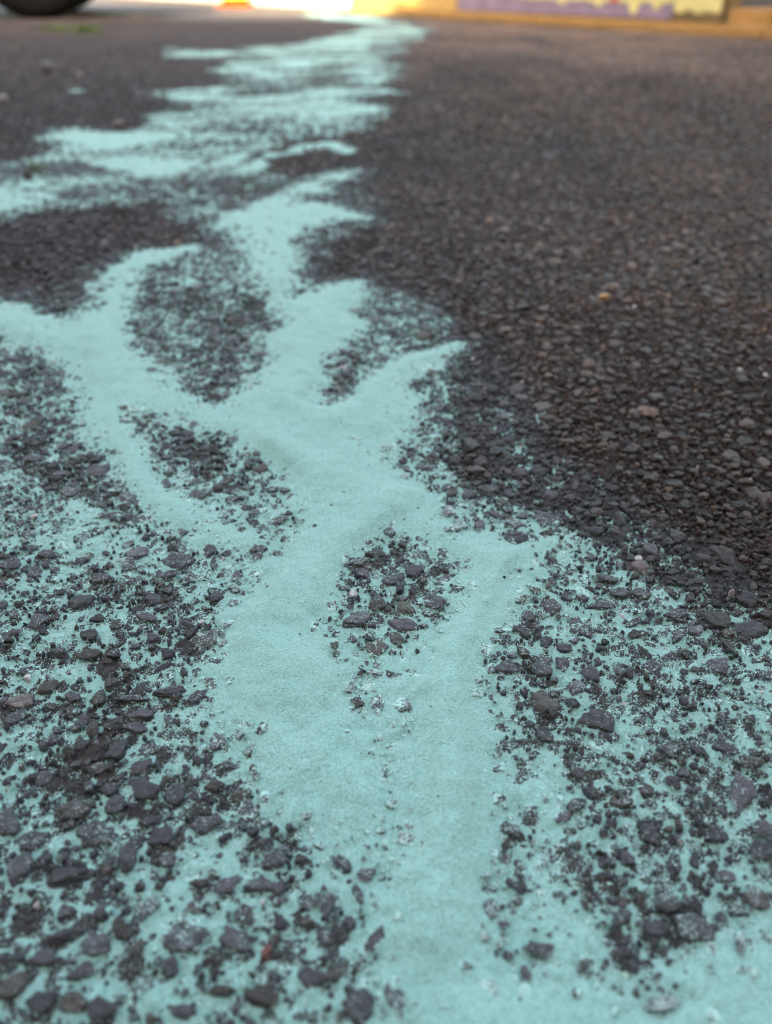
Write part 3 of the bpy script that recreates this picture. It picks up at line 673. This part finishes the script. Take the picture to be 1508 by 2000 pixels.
# ------------------------------------------------------------------ parked car: only the foot of one tyre shows
def lathe(prof, seg=64, mat4=None):
    bm = bmesh.new(); rings = []
    for k in range(seg):
        a = 2*math.pi*k/seg; rings.append([bm.verts.new((r*math.cos(a), y, r*math.sin(a))) for r, y in prof])
    for k in range(seg):
        A, B = rings[k], rings[(k+1) % seg]
        for i in range(len(prof)-1): bm.faces.new((A[i], A[i+1], B[i+1], B[i]))
    bmesh.ops.recalc_face_normals(bm, faces=bm.faces[:]); return bm
tx, ty = ground(80, 34)
TR = .325
yaw_c = math.radians(14)
car = empty('parked_car', (tx, ty, BASE), yaw_c); tag(car, 'dark parked car of which the foot of one black tyre shows', 'car')
def wheel(lx, ly):
    wq = empty('wheel', (lx, ly, TR-.006)); wq.parent = car
    prof = [(.20, -.085), (.235, -.10), (.275, -.108), (.305, -.100), (.320, -.080), (TR, -.045), (TR, -.032), (TR-.008, -.030), (TR-.008, -.022), (TR, -.020), (TR, .020), (TR-.008, .022), (TR-.008, .030), (TR, .032), (TR, .045), (.320, .080), (.305, .100), (.275, .108), (.235, .10), (.20, .085)]
    bm = lathe(prof, 72)
    for v in bm.verts:
        if v.co.z < -TR+.006: v.co.z = -TR+.006
    bm_obj('tyre', bm, M_RUBBER, wq, True)
    bm_obj('rim', lathe([(.0, -.06), (.05, -.066), (.06, -.05), (.17, -.06), (.20, -.084), (.205, -.08), (.205, .08), (.18, .05), (.0, .05)], 40), M_RIM, wq, True)
for lx, ly in ((0, 0), (-2.6, 0), (0, 1.5), (-2.6, 1.5)): wheel(lx, ly)
prof = [(-3.45, .30), (-3.48, .62), (-3.30, .80), (-2.95, .92), (-2.35, 1.36), (-1.95, 1.44), (-1.0, 1.42), (-.35, 1.02), (.45, .88), (.72, .70), (.76, .34), (.50, .28)]
def arch(cx): return [(cx+.40*math.cos(a), .30+.40*math.sin(a)) for a in [math.pi*k/10 for k in range(11)]]
outline = prof+arch(0)+[(-.5, .26), (-2.1, .26)]+arch(-2.6)+[(-3.1, .28)]
bm = bmesh.new(); layers = []
for y, sx_, top_in in ((-.09, 1, 0), (1.59, 1, 0)): layers.append([bm.verts.new((x, y + (.16 if y < 0 else -.16)*max(0, z-.85), z)) for x, z in outline])
nn = len(outline)
for i in range(nn): bm.faces.new((layers[0][i], layers[0][(i+1) % nn], layers[1][(i+1) % nn], layers[1][i]))
bm.faces.new(layers[0]); bm.faces.new(layers[1][::-1]); bmesh.ops.recalc_face_normals(bm, faces=bm.faces[:])
bm_obj('body', bm, M_PAINT, car)
for y in (-.075, 1.575):
    for wpts in ([(-2.75, .93), (-2.30, 1.30), (-1.70, 1.36), (-1.70, .95)], [(-1.62, .95), (-1.62, 1.36), (-1.05, 1.34), (-.50, 1.01)]):
        bm = bmesh.new(); s_ = -1 if y < 0 else 1
        lo = [bm.verts.new((x, y+s_*.03+(-s_)*.16*max(0, z-.85)+0, z)) for x, z in wpts]; hi = [bm.verts.new((v.co.x, v.co.y-s_*.04, v.co.z)) for v in lo]
        bm.faces.new(lo); bm.faces.new(hi[::-1])
        for i in range(4): bm.faces.new((lo[i], hi[i], hi[(i+1) % 4], lo[(i+1) % 4]))
        bmesh.ops.recalc_face_normals(bm, faces=bm.faces[:]); bm_obj('window', bm, M_GLASS, car)

# ------------------------------------------------------------------ house added out of view behind the camera to shade the yard
hs = empty('shade_house', (0, -3.6, 0)); tag(hs, 'unseen brick house added behind the camera to shade the yard', 'house')
HW, HH = 26.0, 7.65
def wall_with_holes():
    xs = [-13, -9, -7.4, -4.2, -2.6, 1.2, 2.3, 5.0, 6.6, 9, 10.6, 13]; zs = [0, .9, 2.2, 3.6, 4.9, HH]
    bm = bmesh.new(); vg = [[bm.verts.new((x, 0, z)) for x in xs] for z in zs]
    for j in range(len(zs)-1):
        for i in range(len(xs)-1):
            if i in (1, 3, 7, 9) and j in (1, 3): continue
            bm.faces.new((vg[j][i], vg[j][i+1], vg[j+1][i+1], vg[j+1][i]))
    ex = bmesh.ops.extrude_face_region(bm, geom=bm.faces[:])
    for v in ex['geom']:
        if isinstance(v, bmesh.types.BMVert): v.co.y -= .3
    bmesh.ops.recalc_face_normals(bm, faces=bm.faces[:]); return bm, xs, zs
bm, xs, zs = wall_with_holes(); bm_obj('wall', bm, M_BRICK, hs)
for i in (1, 3, 7, 9):
    for j in (1, 3):
        wd, ht = xs[i+1]-xs[i], zs[j+1]-zs[j]; cx_, cz_ = (xs[i]+xs[i+1])/2, (zs[j]+zs[j+1])/2
        bm_obj('window', box_bm(wd-.02, .03, ht-.02, (cx_, -.12, cz_)), M_GLASS, hs)
        bm_obj('sill', box_bm(wd+.1, .14, .06, (cx_, .05, zs[j]-.04)), M_CONC, hs)
bm_obj('door', box_bm(1.0, .06, 2.05, (1.75, .035, 1.025), .01), M_TIMBER_GREY, hs)

# ------------------------------------------------------------------ small loose things
def rock(name, px, py, wpx, tint_, label, cat='stone', flat=.6, seed=0, dustv=0):
    x, y = ground(px, py); zz = y*CP+.17*SP; a = wpx/2/F_PX*zz
    o = bpy.data.objects.new(name, VAR[seed % len(VAR)]); C.objects.link(o)
    o.location = (x, y, .0002+a*flat*.55); o.scale = (a, a*.75, a*flat); o.rotation_euler = (.1, .05, seed*1.3)
    o['tint'] = list(tint_); o['dust'] = float(dustv); o['powder_level'] = -.01
    tag(o, label, cat); return o
rock('pebble', 95, 143, 32, (.09, .07, .07), 'dark pinkish pebble lying alone on the bare asphalt below the grass', 'pebble', .8, 3, .5)
rock('pebble', 155, 149, 15, (.34, .30, .30), 'small pale pebble next to the dark pinkish pebble', 'pebble', .6, 4)
rock('stone_chip', 6, 196, 22, (.34, .30, .30), 'pale stone chip at the left edge of the asphalt', 'stone chip', .5, 5)
rock('pebble', 56, 350, 26, (.035, .03, .028), 'blackish pebble beside the small green weed', 'pebble', .8, 6)
rock('stone_chip', 1180, 583, 22, (.62, .36, .15), 'bright tan stone chip alone on the dark asphalt', 'stone chip', .5, 7)
rock('stone_chip', 956, 434, 22, (.34, .22, .16), 'small buff stone chip above the tan chip on dark asphalt', 'stone chip', .35, 8)
rock('stone_chip', 1268, 806, 44, (.20, .14, .11), 'flat brownish stone flake on the dark asphalt', 'stone chip', .3, 9)
rock('pebble', 985, 1130, 7, (.006, .006, .006), 'tiny black round grain on the smooth teal powder', 'pebble', .9, 10)
rock('stone_chip', 690, 1163, 24, (.42, .36, .38), 'pale pinkish stone chip at the edge of the bare island', 'stone chip', .4, 11, .6)
rock('stone_chip', 232, 243, 26, (.32, .26, .27), 'pale pink stone chip at the rim of the far powder streak', 'stone chip', .3, 12)

def tuft(name, px, py, wpx, hpx, nb, label, cat, seed, mat=M_GRASS):
    x, y = ground(px, py); zz = y*CP+.17*SP; wd, ht = wpx/F_PX*zz, hpx/F_PX*zz
    r = random.Random(seed); vs_, fs_ = [], []
    for k in range(nb):
        bx, by = max(-.5, min(.5, r.gauss(0, .25)))*wd, r.gauss(0, .10)*wd; h = ht*r.uniform(.5, 1.1); a = r.uniform(0, 6.28); ln = h*r.uniform(.2, .8); wb = max(h*.07, wd*.012)
        dx, dy = math.cos(a), math.sin(a); b = len(vs_)
        for t in (0, .5, 1):
            px_, py_, pz = bx+dx*ln*t*t, by+dy*ln*t*t, h*t*(1-.25*t)-.003
            ww = wb*(1-t*.9); vs_ += [(px_-dy*ww, py_+dx*ww, pz), (px_+dy*ww, py_-dx*ww, pz)]
        fs_ += [(b, b+1, b+3, b+2), (b+2, b+3, b+5, b+4)]
    o = mesh_obj(name, vs_, fs_, mat); o.location = (x, y, 0); tag(o, label, cat); return o
tuft('grass_tuft', 168, 64, 56, 20, 160, 'bright green tuft of grass near the tyre, thickest clump', 'grass tuft', 1)
tuft('grass_tuft', 108, 60, 64, 14, 190, 'thin row of short grass left of the thick tuft near the tyre', 'grass tuft', 2)
tuft('weed', 68, 330, 26, 24, 24, 'tiny green weed sprouting beside a blackish pebble', 'weed', 3)
tuft('weed', 1497, 202, 30, 10, 26, 'tiny yellowish green weed at the right edge of the asphalt', 'weed', 4)
